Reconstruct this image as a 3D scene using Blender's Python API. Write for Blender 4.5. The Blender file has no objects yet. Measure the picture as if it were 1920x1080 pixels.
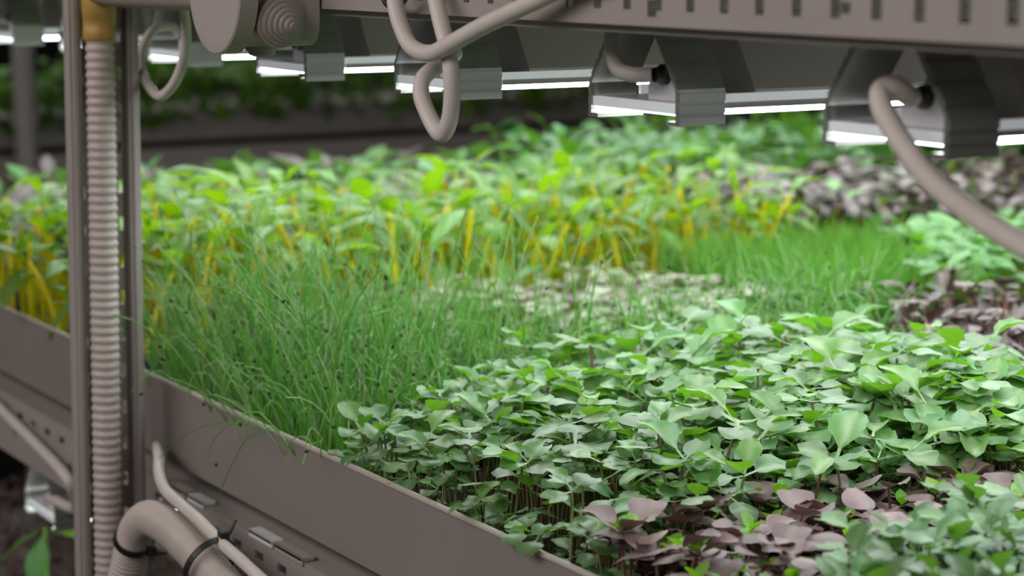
import bpy, bmesh, math, random
import numpy as np
from mathutils import Vector, Matrix

PI = math.pi
scene = bpy.context.scene
COL = scene.collection
random.seed(11)
RNG = np.random.default_rng(11)

# ------------------------------------------------------------------ camera
# X runs along the rack, Y goes into the rack (y = 0 is its aisle face), z = 0 is the lip of the trough
FPX = 4000.0
PITCH = math.atan(634 / 4000)
YAW = math.radians(30.8)
CAM = np.array([0, -.58, .32])
_h = np.array([-math.cos(YAW), math.sin(YAW), 0.])
_r = np.array([math.sin(YAW), math.cos(YAW), 0.])
_fw = _h * math.cos(PITCH) - np.array([0, 0, 1.]) * math.sin(PITCH)
_up = _h * math.sin(PITCH) + np.array([0, 0, 1.]) * math.cos(PITCH)
cam_data = bpy.data.cameras.new('camera')
cam = bpy.data.objects.new('camera', cam_data)
COL.objects.link(cam)
m = Matrix.Identity(4)
for i in range(3):
    m[i][0], m[i][1], m[i][2], m[i][3] = _r[i], _up[i], -_fw[i], CAM[i]
cam.matrix_world = m
cam_data.sensor_width = 36
cam_data.lens = 36 * FPX / 1920
cam_data.clip_start = .02
cam_data.dof.use_dof = True
cam_data.dof.focus_distance = 1.24
cam_data.dof.aperture_fstop = 8.0
scene.camera = cam


def proj(P):
    """picture position (1920 x 1080) and depth of a world point: used to decide which seedlings are in view"""
    v = np.asarray(P, float) - CAM
    d = v @ _fw
    return 960 + FPX * (v @ _r) / d, 540 - FPX * (v @ _up) / d, d


# ------------------------------------------------------------------ world, added fill light, exposure
world = bpy.data.worlds.new('world')
scene.world = world
world.use_nodes = True
world.node_tree.nodes['Background'].inputs[0].default_value = (1.0, .95, .93, 1)
world.node_tree.nodes['Background'].inputs[1].default_value = .115
LED_STRENGTH = 8.2
scene.view_settings.view_transform = 'Standard'
scene.view_settings.look = 'None'
scene.view_settings.gamma = 1
scene.view_settings.use_curve_mapping = False
scene.view_settings.exposure = 0.0
for nm, loc, rot, size, power in (
        ('aisle_fill', (-.9, -1.5, 1.1), (math.radians(58), 0, 0), (3.2, .5), 27),):  # unseen fill added on the aisle side to brighten the rack fronts
    ld = bpy.data.lights.new(nm, 'AREA')
    ld.shape = 'RECTANGLE'
    ld.size, ld.size_y = size
    ld.energy = power
    ld.color = (1, .93, .90)
    lo = bpy.data.objects.new(nm, ld)
    lo.location = loc
    lo.rotation_euler = rot
    COL.objects.link(lo)


# ------------------------------------------------------------------ materials
def lin(c):
    return tuple(((v / 255) / 12.92 if v / 255 <= .04045 else ((v / 255 + .055) / 1.055) ** 2.4) for v in c)


MATS = {}


def hard_mat(name, rgb, rough=.5, metal=0., spec=.5, noise=.08, scale=40., bump=0., emit=None, emit_strength=0., stretch=None):
    mt = bpy.data.materials.new(name)
    mt.use_nodes = True
    nt = mt.node_tree
    b = nt.nodes['Principled BSDF']
    b.inputs['Roughness'].default_value = rough
    b.inputs['Metallic'].default_value = metal
    b.inputs['Specular IOR Level'].default_value = spec
    tc = nt.nodes.new('ShaderNodeTexCoord')
    mp = nt.nodes.new('ShaderNodeMapping')
    if stretch:
        mp.inputs['Scale'].default_value = stretch
    nz = nt.nodes.new('ShaderNodeTexNoise')
    nz.inputs['Scale'].default_value = scale
    nz.inputs['Detail'].default_value = 4
    rp = nt.nodes.new('ShaderNodeValToRGB')
    c = lin(rgb)
    rp.color_ramp.elements[0].position = .25
    rp.color_ramp.elements[1].position = .75
    rp.color_ramp.elements[0].color = (*[v * (1 - noise) for v in c], 1)
    rp.color_ramp.elements[1].color = (*[min(1, v * (1 + noise)) for v in c], 1)
    nt.links.new(tc.outputs['Object'], mp.inputs[0])
    nt.links.new(mp.outputs[0], nz.inputs['Vector'])
    nt.links.new(nz.outputs['Fac'], rp.inputs[0])
    nt.links.new(rp.outputs[0], b.inputs['Base Color'])
    if bump:
        bp = nt.nodes.new('ShaderNodeBump')
        bp.inputs['Strength'].default_value = bump
        bp.inputs['Distance'].default_value = .001
        nt.links.new(nz.outputs['Fac'], bp.inputs['Height'])
        nt.links.new(bp.outputs[0], b.inputs['Normal'])
    if emit:
        b.inputs['Emission Color'].default_value = (*emit, 1)
        b.inputs['Emission Strength'].default_value = emit_strength
    MATS[name] = mt
    return mt


def leaf_mat(name, rgb, under, trans=.35, rough=.42, vary=.35, spec=.5, vein=.25, hue=.02, alt=None, alt_share=0.):
    """plant tissue: upper face rgb, lower face and transmitted light under; tone differs from leaf to leaf"""
    mt = bpy.data.materials.new(name)
    mt.use_nodes = True
    nt = mt.node_tree
    N, L = nt.nodes.new, nt.links.new
    b = nt.nodes['Principled BSDF']
    out = nt.nodes['Material Output']
    oi = N('ShaderNodeObjectInfo')
    at = N('ShaderNodeAttribute')
    at.attribute_name = 'tone'
    ad = N('ShaderNodeMath')
    ad.operation = 'ADD'
    L(oi.outputs['Random'], ad.inputs[0])
    L(at.outputs['Fac'], ad.inputs[1])
    fr = N('ShaderNodeMath')
    fr.operation = 'FRACT'
    L(ad.outputs[0], fr.inputs[0])
    geo = N('ShaderNodeNewGeometry')
    c0, c1 = N('ShaderNodeRGB'), N('ShaderNodeRGB')
    c0.outputs[0].default_value = (*lin(rgb), 1)
    c1.outputs[0].default_value = (*lin(under), 1)
    top = c0.outputs[0]
    if alt:
        gt = N('ShaderNodeMath')
        gt.operation = 'LESS_THAN'
        gt.inputs[1].default_value = alt_share
        L(fr.outputs[0], gt.inputs[0])
        mx = N('ShaderNodeMix')
        mx.data_type = 'RGBA'
        L(gt.outputs[0], mx.inputs[0])
        L(top, mx.inputs[6])
        mx.inputs[7].default_value = (*lin(alt), 1)
        top = mx.outputs[2]
    mb = N('ShaderNodeMix')
    mb.data_type = 'RGBA'
    L(geo.outputs['Backfacing'], mb.inputs[0])
    L(top, mb.inputs[6])
    L(c1.outputs[0], mb.inputs[7])
    av = N('ShaderNodeAttribute')
    av.attribute_name = 'vein'
    mv = N('ShaderNodeMath')
    mv.operation = 'MULTIPLY'
    mv.inputs[1].default_value = vein
    L(av.outputs['Fac'], mv.inputs[0])
    mvx = N('ShaderNodeMix')
    mvx.data_type = 'RGBA'
    L(mv.outputs[0], mvx.inputs[0])
    L(mb.outputs[2], mvx.inputs[6])
    mvx.inputs[7].default_value = (*lin((190, 205, 160)), 1)
    tc = N('ShaderNodeTexCoord')
    nz = N('ShaderNodeTexNoise')
    nz.inputs['Scale'].default_value = 130
    nz.inputs['Detail'].default_value = 3
    L(tc.outputs['Object'], nz.inputs['Vector'])
    hs = N('ShaderNodeHueSaturation')
    L(mvx.outputs[2], hs.inputs['Color'])
    va = N('ShaderNodeMapRange')
    va.inputs['To Min'].default_value = 1 - vary
    va.inputs['To Max'].default_value = 1 + vary
    L(fr.outputs[0], va.inputs['Value'])
    nv = N('ShaderNodeMapRange')
    nv.inputs['To Min'].default_value = .78
    nv.inputs['To Max'].default_value = 1.22
    L(nz.outputs['Fac'], nv.inputs['Value'])
    ml = N('ShaderNodeMath')
    ml.operation = 'MULTIPLY'
    L(va.outputs[0], ml.inputs[0])
    L(nv.outputs[0], ml.inputs[1])
    L(ml.outputs[0], hs.inputs['Value'])
    hu = N('ShaderNodeMapRange')
    hu.inputs['To Min'].default_value = .5 - hue
    hu.inputs['To Max'].default_value = .5 + hue
    f2 = N('ShaderNodeMath')
    f2.operation = 'MULTIPLY'
    f2.inputs[1].default_value = 7.31
    L(fr.outputs[0], f2.inputs[0])
    f3 = N('ShaderNodeMath')
    f3.operation = 'FRACT'
    L(f2.outputs[0], f3.inputs[0])
    L(f3.outputs[0], hu.inputs['Value'])
    L(hu.outputs[0], hs.inputs['Hue'])
    L(hs.outputs[0], b.inputs['Base Color'])
    b.inputs['Roughness'].default_value = rough
    b.inputs['Specular IOR Level'].default_value = spec
    bp = N('ShaderNodeBump')
    bp.inputs['Strength'].default_value = .25
    bp.inputs['Distance'].default_value = .0006
    L(nz.outputs['Fac'], bp.inputs['Height'])
    L(bp.outputs[0], b.inputs['Normal'])
    tr = N('ShaderNodeBsdfTranslucent')
    tr.inputs['Color'].default_value = (*lin(under), 1)
    mix = N('ShaderNodeMixShader')
    mix.inputs[0].default_value = trans
    L(b.outputs[0], mix.inputs[1])
    L(tr.outputs[0], mix.inputs[2])
    L(mix.outputs[0], out.inputs['Surface'])
    MATS[name] = mt
    return mt


hard_mat('grey_paint', (158, 149, 144), rough=.45, noise=.05, scale=18)
hard_mat('lip_metal', (172, 164, 156), rough=.4, noise=.06, scale=30)
hard_mat('post_metal', (162, 153, 148), rough=.42, metal=.0, noise=.06, scale=25, stretch=(1, 1, .1))
hard_mat('tray_paint', (134, 126, 121), rough=.5, noise=.07, scale=9)
hard_mat('conduit_plastic', (182, 170, 163), rough=.5, noise=.04)
hard_mat('box_plastic', (160, 150, 144), rough=.45, noise=.03)
hard_mat('lid_plastic', (168, 158, 153), rough=.45, noise=.04, scale=60, stretch=(6, 1, .4))
hard_mat('cable_sheath', (202, 193, 186), rough=.45, noise=.05, scale=60)
hard_mat('dark_rubber', (28, 27, 26), rough=.5, noise=.1)
hard_mat('yellow_tape', (172, 138, 66), rough=.45, noise=.08, scale=50, stretch=(1, 1, 5))
hard_mat('aluminium', (150, 152, 146), rough=.38, metal=.6, noise=.05, scale=30)
hard_mat('aluminium_dark', (172, 166, 160), rough=.4, metal=.1, noise=.05, scale=8)
hard_mat('white_plastic', (222, 222, 224), rough=.4, noise=.03)
hard_mat('led_diffuser', (240, 245, 250), rough=.4, noise=.01, emit=(.93, .98, 1.0), emit_strength=LED_STRENGTH)
hard_mat('added_glow_rail', (215, 218, 220), rough=.35, noise=.02, emit=(.9, .96, 1), emit_strength=.28)  # emission added to make the rail look brightly lit; it is no lamp
hard_mat('cap_plastic', (200, 204, 206), rough=.4, noise=.02, emit=(.9, .96, 1), emit_strength=.22)
hard_mat('panel_grey', (165, 160, 154), rough=.35, noise=.08, scale=6)
hard_mat('black_tray', (26, 25, 25), rough=.45, noise=.1)
hard_mat('growing_mat', (52, 42, 32), rough=.9, noise=.4, scale=220, bump=.6)
hard_mat('dark_wall', (62, 58, 56), rough=.8, noise=.1, scale=3)
hard_mat('floor_resin', (84, 80, 77), rough=.5, noise=.1, scale=4)
hard_mat('seed_coat', (16, 17, 22), rough=.6, noise=.2, scale=300)

leaf_mat('kale_leaf', (98, 136, 90), (116, 172, 30), trans=.33, rough=.36, vary=.28, spec=.75)
leaf_mat('kale_true_leaf', (98, 146, 82), (116, 178, 28), trans=.36, rough=.38, vary=.25, spec=.7, vein=.4)
leaf_mat('pale_stem', (140, 142, 92), (140, 150, 70), trans=.25, rough=.5, vary=.25, vein=0)
leaf_mat('purple_stem', (128, 92, 78), (130, 100, 60), trans=.2, rough=.5, vary=.3, vein=0)
leaf_mat('basil_leaf', (122, 98, 100), (108, 78, 70), trans=.15, rough=.45, vary=.25, spec=.5, vein=.1)
leaf_mat('young_leaf', (120, 175, 60), (130, 190, 20), trans=.4, rough=.42, vary=.25, vein=.1)
leaf_mat('cress_leaf', (98, 138, 94), (104, 156, 44), trans=.33, rough=.42, vary=.35, spec=.55)
leaf_mat('chive_blade', (112, 170, 72), (122, 190, 30), trans=.45, rough=.36, vary=.4, spec=.9, vein=0, hue=.025, alt=(186, 214, 150), alt_share=.38)
leaf_mat('chard_leaf', (100, 144, 60), (138, 184, 6), trans=.46, rough=.34, vary=.3, spec=.6, vein=.2)
leaf_mat('chard_stem', (212, 204, 24), (222, 214, 6), trans=.5, rough=.4, vary=.2, vein=0, hue=.025)
leaf_mat('pea_leaf', (68, 118, 56), (92, 148, 18), trans=.32, rough=.38, vary=.35, spec=.55, vein=.1)
leaf_mat('pea_stem', (140, 180, 50), (150, 190, 25), trans=.4, rough=.4, vary=.3, vein=0)
leaf_mat('dill_frond', (132, 186, 82), (140, 200, 45), trans=.5, rough=.45, vary=.25, vein=0)
leaf_mat('lettuce_leaf', (98, 152, 84), (112, 176, 40), trans=.36, rough=.4, vary=.3, vein=.2)
leaf_mat('red_leaf', (88, 68, 70), (84, 58, 54), trans=.12, rough=.34, vary=.5, spec=.6, vein=.15)
leaf_mat('pale_leaf', (140, 146, 122), (130, 150, 80), trans=.3, rough=.45, vary=.25, vein=.2, alt=(150, 130, 132), alt_share=.35)
leaf_mat('mixed_leaf', (98, 138, 88), (100, 150, 46), trans=.35, rough=.4, vary=.35, vein=.15, alt=(118, 100, 104), alt_share=.55)
leaf_mat('hedge_leaf', (84, 124, 30), (96, 144, 16), trans=.35, rough=.5, vary=.45, vein=0, hue=.03)


# ------------------------------------------------------------------ mesh helpers
class Geo:
    """collects verts / faces / material slots, links them as one mesh object"""

    def __init__(self):
        self.v, self.f, self.mi = [], [], []

    def add(self, verts, faces, mi=0):
        n = len(self.v)
        self.v.extend([tuple(p) for p in verts])
        self.f.extend([tuple(i + n for i in q) for q in faces])
        self.mi.extend([mi] * len(faces))
        return self

    def box(self, x0, x1, y0, y1, z0, z1, mi=0):
        v = [(x, y, z) for x in (x0, x1) for y in (y0, y1) for z in (z0, z1)]
        f = [(0, 1, 3, 2), (4, 6, 7, 5), (0, 4, 5, 1), (2, 3, 7, 6), (0, 2, 6, 4), (1, 5, 7, 3)]
        return self.add(v, f, mi)

    def tube(self, pts, rad, n=12, cap=True, mi=0):
        v, f = tube_geo(pts, rad, n, cap)
        return self.add(v, f, mi)

    def prism(self, profile, y0, y1, mi=0):
        """closed profile in x-z, pushed along y"""
        n = len(profile)
        v = [(x, y0, z) for x, z in profile] + [(x, y1, z) for x, z in profile]
        f = [(i, (i + 1) % n, n + (i + 1) % n, n + i) for i in range(n)]
        f += [tuple(range(n - 1, -1, -1)), tuple(range(n, 2 * n))]
        return self.add(v, f, mi)

    def lathe(self, prof, n=28, frame=None, mi=0):
        """prof = (along axis, radius); frame = 4x4 with z as the axis"""
        v, f = [], []
        for h, rr in prof:
            for k in range(n):
                a = 2 * PI * k / n
                v.append(Vector((rr * math.cos(a), rr * math.sin(a), h)))
        for i in range(len(prof) - 1):
            for k in range(n):
                a, b = i * n + k, i * n + (k + 1) % n
                f.append((a, b, b + n, a + n))
        f.append(tuple(range(n - 1, -1, -1)))
        f.append(tuple(range((len(prof) - 1) * n, len(prof) * n)))
        if frame is not None:
            v = [frame @ p for p in v]
        return self.add(v, f, mi)

    def build(self, name, mats, parent=None, smooth=False, bevel=0., loc=None):
        me = bpy.data.meshes.new(name)
        me.from_pydata(self.v, [], self.f)
        for mt in (mats if isinstance(mats, (list, tuple)) else [mats]):
            me.materials.append(MATS[mt])
        me.polygons.foreach_set('material_index', self.mi)
        bm = bmesh.new()
        bm.from_mesh(me)
        bmesh.ops.recalc_face_normals(bm, faces=bm.faces)
        if bevel:
            bmesh.ops.bevel(bm, geom=[e for e in bm.edges if len(e.link_faces) == 2 and e.calc_face_angle(0) > .5], offset=bevel, segments=2, affect='EDGES', profile=.5)
        bm.to_mesh(me)
        bm.free()
        if smooth:
            me.polygons.foreach_set('use_smooth', [True] * len(me.polygons))
        ob = bpy.data.objects.new(name, me)
        COL.objects.link(ob)
        if parent is not None:
            ob.parent = parent
        if loc:
            ob.location = loc
        return ob


def tube_geo(pts, rad, n=12, cap=True):
    P = [Vector(p) for p in pts]
    R = list(rad) if hasattr(rad, '__len__') else [rad] * len(P)
    v, f = [], []
    up = None
    for i, p in enumerate(P):
        t = (P[min(i + 1, len(P) - 1)] - P[max(i - 1, 0)]).normalized()
        if up is None:
            up = Vector((0, 0, 1)) if abs(t.z) < .9 else Vector((1, 0, 0))
        a = (up - t * up.dot(t)).normalized()
        up = a
        b = t.cross(a)
        for k in range(n):
            w = 2 * PI * k / n
            v.append(p + (a * math.cos(w) + b * math.sin(w)) * R[i])
    for i in range(len(P) - 1):
        for k in range(n):
            a_, b_ = i * n + k, i * n + (k + 1) % n
            f.append((a_, b_, b_ + n, a_ + n))
    if cap:
        f.append(tuple(range(n - 1, -1, -1)))
        f.append(tuple(range((len(P) - 1) * n, len(P) * n)))
    return v, f


def spline(pts, per=8):
    P = [Vector(p) for p in pts]
    P = [P[0] * 2 - P[1]] + P + [P[-1] * 2 - P[-2]]
    out = []
    for i in range(1, len(P) - 2):
        for k in range(per):
            t = k / per
            out.append(.5 * (2 * P[i] + (P[i + 1] - P[i - 1]) * t + (2 * P[i - 1] - 5 * P[i] + 4 * P[i + 1] - P[i + 2]) * t * t
                             + (3 * P[i] - P[i - 1] - 3 * P[i + 1] + P[i + 2]) * t ** 3))
    out.append(P[-2])
    return out


def resample(pts, step):
    out, acc = [pts[0]], 0.
    for a, b in zip(pts, pts[1:]):
        d = (b - a).length
        while acc + d >= step and d > 1e-9:
            k = (step - acc) / d
            a = a + (b - a) * k
            out.append(a)
            d = (b - a).length
            acc = 0.
        acc += d
    return out


def corrugated(pts, r, pitch, depth, n=16):
    """round-ridged conduit along a path"""
    path = resample(pts, pitch / 6)
    ph = [r - depth * (.5 - .5 * math.cos(2 * PI * i / 6)) ** 1.3 for i in range(len(path))]
    return tube_geo(path, ph, n, True)


def perforated(u0, u1, w0, w1, holes, thick, place):
    """plate with real holes; (u, w, depth) -> world by place; holes = (u0, u1, w0, w1)"""
    us = sorted({u0, u1, *[a for h in holes for a in h[:2] if u0 < a < u1]})
    ws = sorted({w0, w1, *[a for h in holes for a in h[2:] if w0 < a < w1]})
    solid = {}
    for i in range(len(us) - 1):
        for j in range(len(ws) - 1):
            cu, cw = (us[i] + us[i + 1]) / 2, (ws[j] + ws[j + 1]) / 2
            solid[i, j] = not any(h[0] < cu < h[1] and h[2] < cw < h[3] for h in holes)
    v, f, idx = [], [], {}

    def vid(i, j, d):
        if (i, j, d) not in idx:
            idx[i, j, d] = len(v)
            v.append(place(us[i], ws[j], d * thick))
        return idx[i, j, d]
    for (i, j), s in solid.items():
        if not s:
            continue
        for d in (0, 1):
            f.append((vid(i, j, d), vid(i + 1, j, d), vid(i + 1, j + 1, d), vid(i, j + 1, d)))
        for (di, dj, p, q) in ((-1, 0, (0, 0), (0, 1)), (1, 0, (1, 0), (1, 1)), (0, -1, (0, 0), (1, 0)), (0, 1, (0, 1), (1, 1))):
            if not solid.get((i + di, j + dj), False):
                a, b = (i + p[0], j + p[1]), (i + q[0], j + q[1])
                f.append((vid(*a, 0), vid(*b, 0), vid(*b, 1), vid(*a, 1)))
    return v, f


def tag(o, label=None, cat=None, group=None, kind=None):
    if label:
        o['label'] = label
    if cat:
        o['category'] = cat
    if group:
        o['group'] = group
    if kind:
        o['kind'] = kind
    return o


def thing(name, label, cat, loc=(0, 0, 0), group=None):
    o = bpy.data.objects.new(name, None)
    o.empty_display_size = .01
    o.location = loc
    COL.objects.link(o)
    return tag(o, label, cat, group)


def sub(parent, loc):
    """geometry given in world space under a thing that stands at loc"""
    return Matrix.Translation([-c for c in loc])


# ------------------------------------------------------------------ setting
tag(Geo().box(-9, 3, -4, 7, -1.25, -1.2).build('floor', 'floor_resin'), kind='structure')
tag(Geo().box(-9.1, -9, -4, 7, -1.2, 2.2).build('wall_far', 'dark_wall'), kind='structure')
tag(Geo().box(-9, 3, 7, 7.1, -1.2, 2.2).build('wall_back', 'dark_wall'), kind='structure')
tag(Geo().box(-9, 3, -4, 7, 2.2, 2.25).build('ceiling', 'dark_wall'), kind='structure')

# ------------------------------------------------------------------ the rack
X0, X1, DEPTH = -2.72, .15, 1.62
t = thing('grow_trough', 'long grey metal trough with a thin pale lip holding all the seedling beds', 'trough', (-1.3, 0, -.06))
g = Geo()
W = .002
g.box(X0, X1, 0, DEPTH, -.06, -.058)
g.box(X0, X1, 0, W, -.058, -.0005)
g.box(X0, X1, DEPTH - W, DEPTH, -.058, -.0005)
g.box(X0, X0 + W, W, DEPTH - W, -.058, -.0005)
g.box(X1 - W, X1, W, DEPTH - W, -.058, -.0005)
b = g.build('trough_body', 'tray_paint', t)
b.matrix_parent_inverse = sub(t, t.location)
for y in (.001, DEPTH - .001):
    b = Geo().tube([(X0, y, 0), (X1, y, 0)], .0021, 8).build('rolled_lip', 'lip_metal', t, smooth=True)
    b.matrix_parent_inverse = sub(t, t.location)
    tag(b, 'pale rolled edge')


def slotted_beam(name, label, z0, z1, y0, y1, slots, loc, mat='grey_paint'):
    t = thing(name, label, 'beam', loc)
    inv = sub(t, loc)
    v, f = perforated(X0, X1, z0, z1, slots, .0018, lambda u, w, d: (u, y0 + d, w))
    g = Geo()
    g.add(v, f)
    o = g.build('slotted_face', mat, t)
    o.matrix_parent_inverse = inv
    for za, zb in ((z0, z0 + .0018), (z1 - .0018, z1)):
        o = Geo().box(X0, X1, y0 + .0018, y1, za, zb).build('flange', mat, t)
        o.matrix_parent_inverse = inv
    for ya, yb in ((y0 + .008, y0 + .0098), (y1 - .002, y1)):
        o = Geo().box(X0, X1, ya, yb, z0 - .0042, z0 - .0002).build('folded_edge', 'lip_metal', t)
        o.matrix_parent_inverse = inv
    return t


slots = [(x - .0032, x + .0032, .2915, .3025) for x in np.arange(-2.5936, .1, .0262)]
slots += [(-.7035, -.6975, .2935, .2985), (-.8470, -.8395, .2885, .2965)]
slotted_beam('slotted_beam', 'grey steel beam with a row of short upright slots above the lights', .284, .345, 0, .036, slots, (-1.3, 0, .31))
slots = [(x - .007, x + .007, -.0935, -.0875) for x in np.arange(-2.6, .1, .037)]
slots += [(x - .004, x + .004, -.112, -.106) for x in np.arange(-2.58, .1, .074)]
slotted_beam('slotted_beam', 'lower grey beam with lengthwise slots under the seedling trough', -.132, -.077, -.004, .03, slots, (-1.3, 0, -.1))

# the shelf above, seen from below
t = thing('upper_trough', 'dark grey underside of the next trough above the lights', 'trough', (-1.3, .8, .3))
g = Geo().box(X0, X1, .04, DEPTH, .300, .303).box(X0, X1, .04, .043, .303, .36)
b = g.build('trough_body', 'panel_grey', t)
b.matrix_parent_inverse = sub(t, t.location)
for y in (.33, .85, 1.36):
    b = Geo().prism([(X0, .300), (X0, .292), (X1, .292), (X1, .300)], y, y + .03).build('long_rib', 'panel_grey', t)
    b.matrix_parent_inverse = sub(t, t.location)


# post: a slotted web between two narrow rails
def rack_post(loc, label, h0, h1, yaw=0.):
    t = thing('rack_post', label, 'post', loc)
    t.rotation_euler = (-.011, 0, yaw)
    holes = []
    for z in np.arange(h0 + .02, h1 - .02, .0275):
        holes += [(-.0155, -.0115, z, z + .009), (.0135, .0175, z + .004, z + .014)]
    v, f = perforated(-.0250, .0290, h0, h1, holes, .002, lambda u, w, d: (-.0075 - d, u, w))
    Geo().add(v, f).build('slotted_web', 'post_metal', t)
    for s in (-1, 1):
        g = Geo()
        a, b_ = (-.0248, -.0148) if s < 0 else (.0193, .0287)
        g.box(-.009 if s < 0 else -.013, 0, a, b_, h0, h1)
        g.box(-.002, .0014, a + .0026, b_ - .0026, h0, h1)
        g.build('rail', 'post_metal', t, bevel=.0012)
    return t


rack_post((-1.478, -.0465, -.06), 'grey slotted steel post carrying a ribbed conduit beside the trough', -1.14, 1.2)

# ------------------------------------------------------------------ grow lights
LIGHT_X = [-.739, -.941, -1.170, -1.386, -1.60, -1.815, -2.03, -2.245, -2.46]
LIGHT_NAME = ['with thick loose cable, at the open end of the row', 'with short bent pale cable, second from the open end',
              'behind the knotted cable loop, third from the open end', 'just past the round junction box, fourth from the open end',
              'fifth from the open end of the row, behind the conduit box', 'sixth from the open end of the row, near the post',
              'seventh from the open end of the row', 'eighth from the open end of the row', 'last and farthest of the row under the upper trough']


def make_light():
    t = thing('grow_light', '', 'grow light', (0, .055, .235), 'grow lights hung under the upper trough')
    # bracket: a tent of bent aluminium, open at the end
    T = .0022
    for s in (-1, 1):
        prof = [(s * .042, -.005), (s * .042, .014), (s * .019, .047), (s * .019 - s * T * 1.3, .047), (s * (.042 - T), .0135), (s * (.042 - T), -.0028), (s * .033, -.0028), (s * .033, -.005)]
        Geo().prism(prof, 0, .030).build('bracket_wing', 'aluminium', t)
        for zz in (-.0048, .0013, .0074):
            Geo().box(min(s * .0421, s * .0432), max(s * .0421, s * .0432), .0003, .0297, zz, zz + .0046).build('wing_ridge', 'aluminium', t)
        n = Vector((s * .033, 0, .023)).normalized()
        for k in (.12, .42, .71):
            a = Vector((s * .042, 0, .014)).lerp(Vector((s * .019, 0, .047)), k)
            bb = Vector((s * .042, 0, .014)).lerp(Vector((s * .019, 0, .047)), k + .235)
            g = Geo()
            g.add([(p.x + n.x * e, y, p.z + n.z * e) for p in (a, bb) for e in (0, .0013) for y in (.0003, .0297)],
                  [(0, 1, 3, 2), (4, 6, 7, 5), (0, 4, 5, 1), (2, 3, 7, 6), (0, 2, 6, 4), (1, 5, 7, 3)])
            g.build('wing_ridge', 'aluminium', t)
    Geo().box(-.019, .019, 0, .030, .0455, .0478).build('bracket_top', 'aluminium', t)
    # board with glowing diffuser
    Geo().box(-.0385, .0385, .004, 1.35, .0030, .0062).build('light_board', 'white_plastic', t)
    for s in (-1, 1):
        Geo().box(min(s * .0385, s * .0408), max(s * .0385, s * .0408), .032, 1.35, .0064, .0108).build('side_rail', 'added_glow_rail', t)
    Geo().prism([(-.0385, .0064), (-.0385, .0125), (-.0185, .0445), (.0185, .0445), (.0385, .0125), (.0385, .0064)], .052, 1.35).build('heat_sink', 'aluminium_dark', t)
    Geo().box(-.0395, .0395, .003, 1.352, .0002, .0028).build('diffuser', 'led_diffuser', t)
    Geo().box(-.0397, .0397, .0012, .003, .0010, .0062).build('end_cap', 'cap_plastic', t)
    Geo().box(.0386, .0398, .032, 1.35, .0030, .0062).build('dark_seam', 'panel_grey', t)
    # white end block with rounded top, and its gland
    prof = [(.000, .0062), (.000, .012)] + [(.018 - .018 * math.cos(a), .0125 + .0095 * math.sin(a)) for a in np.linspace(.2, PI - .2, 9)] + [(.036, .012), (.036, .0062)]
    Geo().prism(prof, .010, .029).build('end_block', 'white_plastic', t, bevel=.001)
    fr = Matrix.Translation((.017, .012, .0205)) @ Matrix.Rotation(PI / 2, 4, 'X')
    Geo().lathe([(-.006, .0048), (0, .0055), (.005, .0055), (.006, .0045), (.0095, .004)], 16, fr).build('cable_gland', 'dark_rubber', t)
    return t


def copy_tree(o, parent=None):
    c = o.copy()
    COL.objects.link(c)
    if parent is not None:
        c.parent = parent
    for ch in list(o.children):
        copy_tree(ch, c)
    return c


light0 = make_light()
for i, (x, nm) in enumerate(zip(LIGHT_X, LIGHT_NAME)):
    o = light0 if i == 0 else copy_tree(light0)
    o.location.x = x
    o['label'] = 'slim white grow light ' + nm

# ------------------------------------------------------------------ conduit, junction box, cables
cx, cy = -1.470, -.0508
t = thing('conduit', 'ribbed grey conduit running up the slotted post with a yellow taped top', 'conduit', (cx, cy, -1.1))
inv = sub(t, t.location)
v, f = corrugated([Vector((cx + .001 * math.sin(z * 9), cy + .0125 * (z + .02), z)) for z in np.linspace(-1.1, .268, 60)], .0106, .0064, .0013, 20)
o = Geo().add(v, f).build('ribbed_tube', 'conduit_plastic', t, smooth=True)
o.matrix_parent_inverse = inv
prof = [(0, .0112), (.001, .0119), (.008, .0120), (.0085, .0117), (.016, .0117), (.0165, .0121), (.03, .0122), (.032, .0118), (.085, .0116)]
o = Geo().lathe(prof, 28, Matrix.Translation((cx, cy + .0036, .2560))).build('tape_wrap', 'yellow_tape', t, smooth=True)
o.matrix_parent_inverse = inv
tag(o, 'yellow tape wrapping')

t = thing('conduit', 'smooth grey pipe from the yellow tape to the round junction box', 'conduit', (-1.36, -.043, .2925))
inv = sub(t, t.location)
o = Geo().tube(spline([(cx + .010, cy, .2945), (-1.43, -.048, .2925), (-1.35, -.043, .2925), (-1.262, -.042, .2930)]), .0118, 20).build('pipe', 'box_plastic', t, smooth=True)
o.matrix_parent_inverse = inv
fr = Matrix.Translation((-1.274, -.042, .293)) @ Matrix.Rotation(PI / 2, 4, 'Y')
o = Geo().lathe([(0, .0125), (.001, .0155), (.004, .0155), (.005, .0125)], 24, fr).build('seal_ring', 'dark_rubber', t, smooth=False)
o.matrix_parent_inverse = inv

jx, jz = -1.232, .2955
t = thing('junction_box', 'grey plastic junction box with round lid and stepped cone grommets on the beam', 'junction box', (jx, -.002, jz))
inv = sub(t, t.location)
g = Geo()
n = 40
prof = []
for k in range(n):
    a = 2 * PI * k / n
    c, s = math.cos(a), math.sin(a)
    e = 5.0
    rr = .0312 / (abs(c) ** e + abs(s) ** e) ** (1 / e)
    prof.append((jx - .0008 + rr * c, jz - .0035 + rr * s))
g.prism(prof, -.047, -.002)
o = g.build('box_body', 'box_plastic', t)
o.matrix_parent_inverse = inv
fr = Matrix.Translation((jx, -.047, jz)) @ Matrix.Rotation(PI / 2, 4, 'X')
o = Geo().lathe([(0, .0395), (.0115, .0395), (.0125, .0385), (.0128, .034), (.0128, .004)], 56, fr).build('round_lid', 'lid_plastic', t)
o.matrix_parent_inverse = inv


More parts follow.
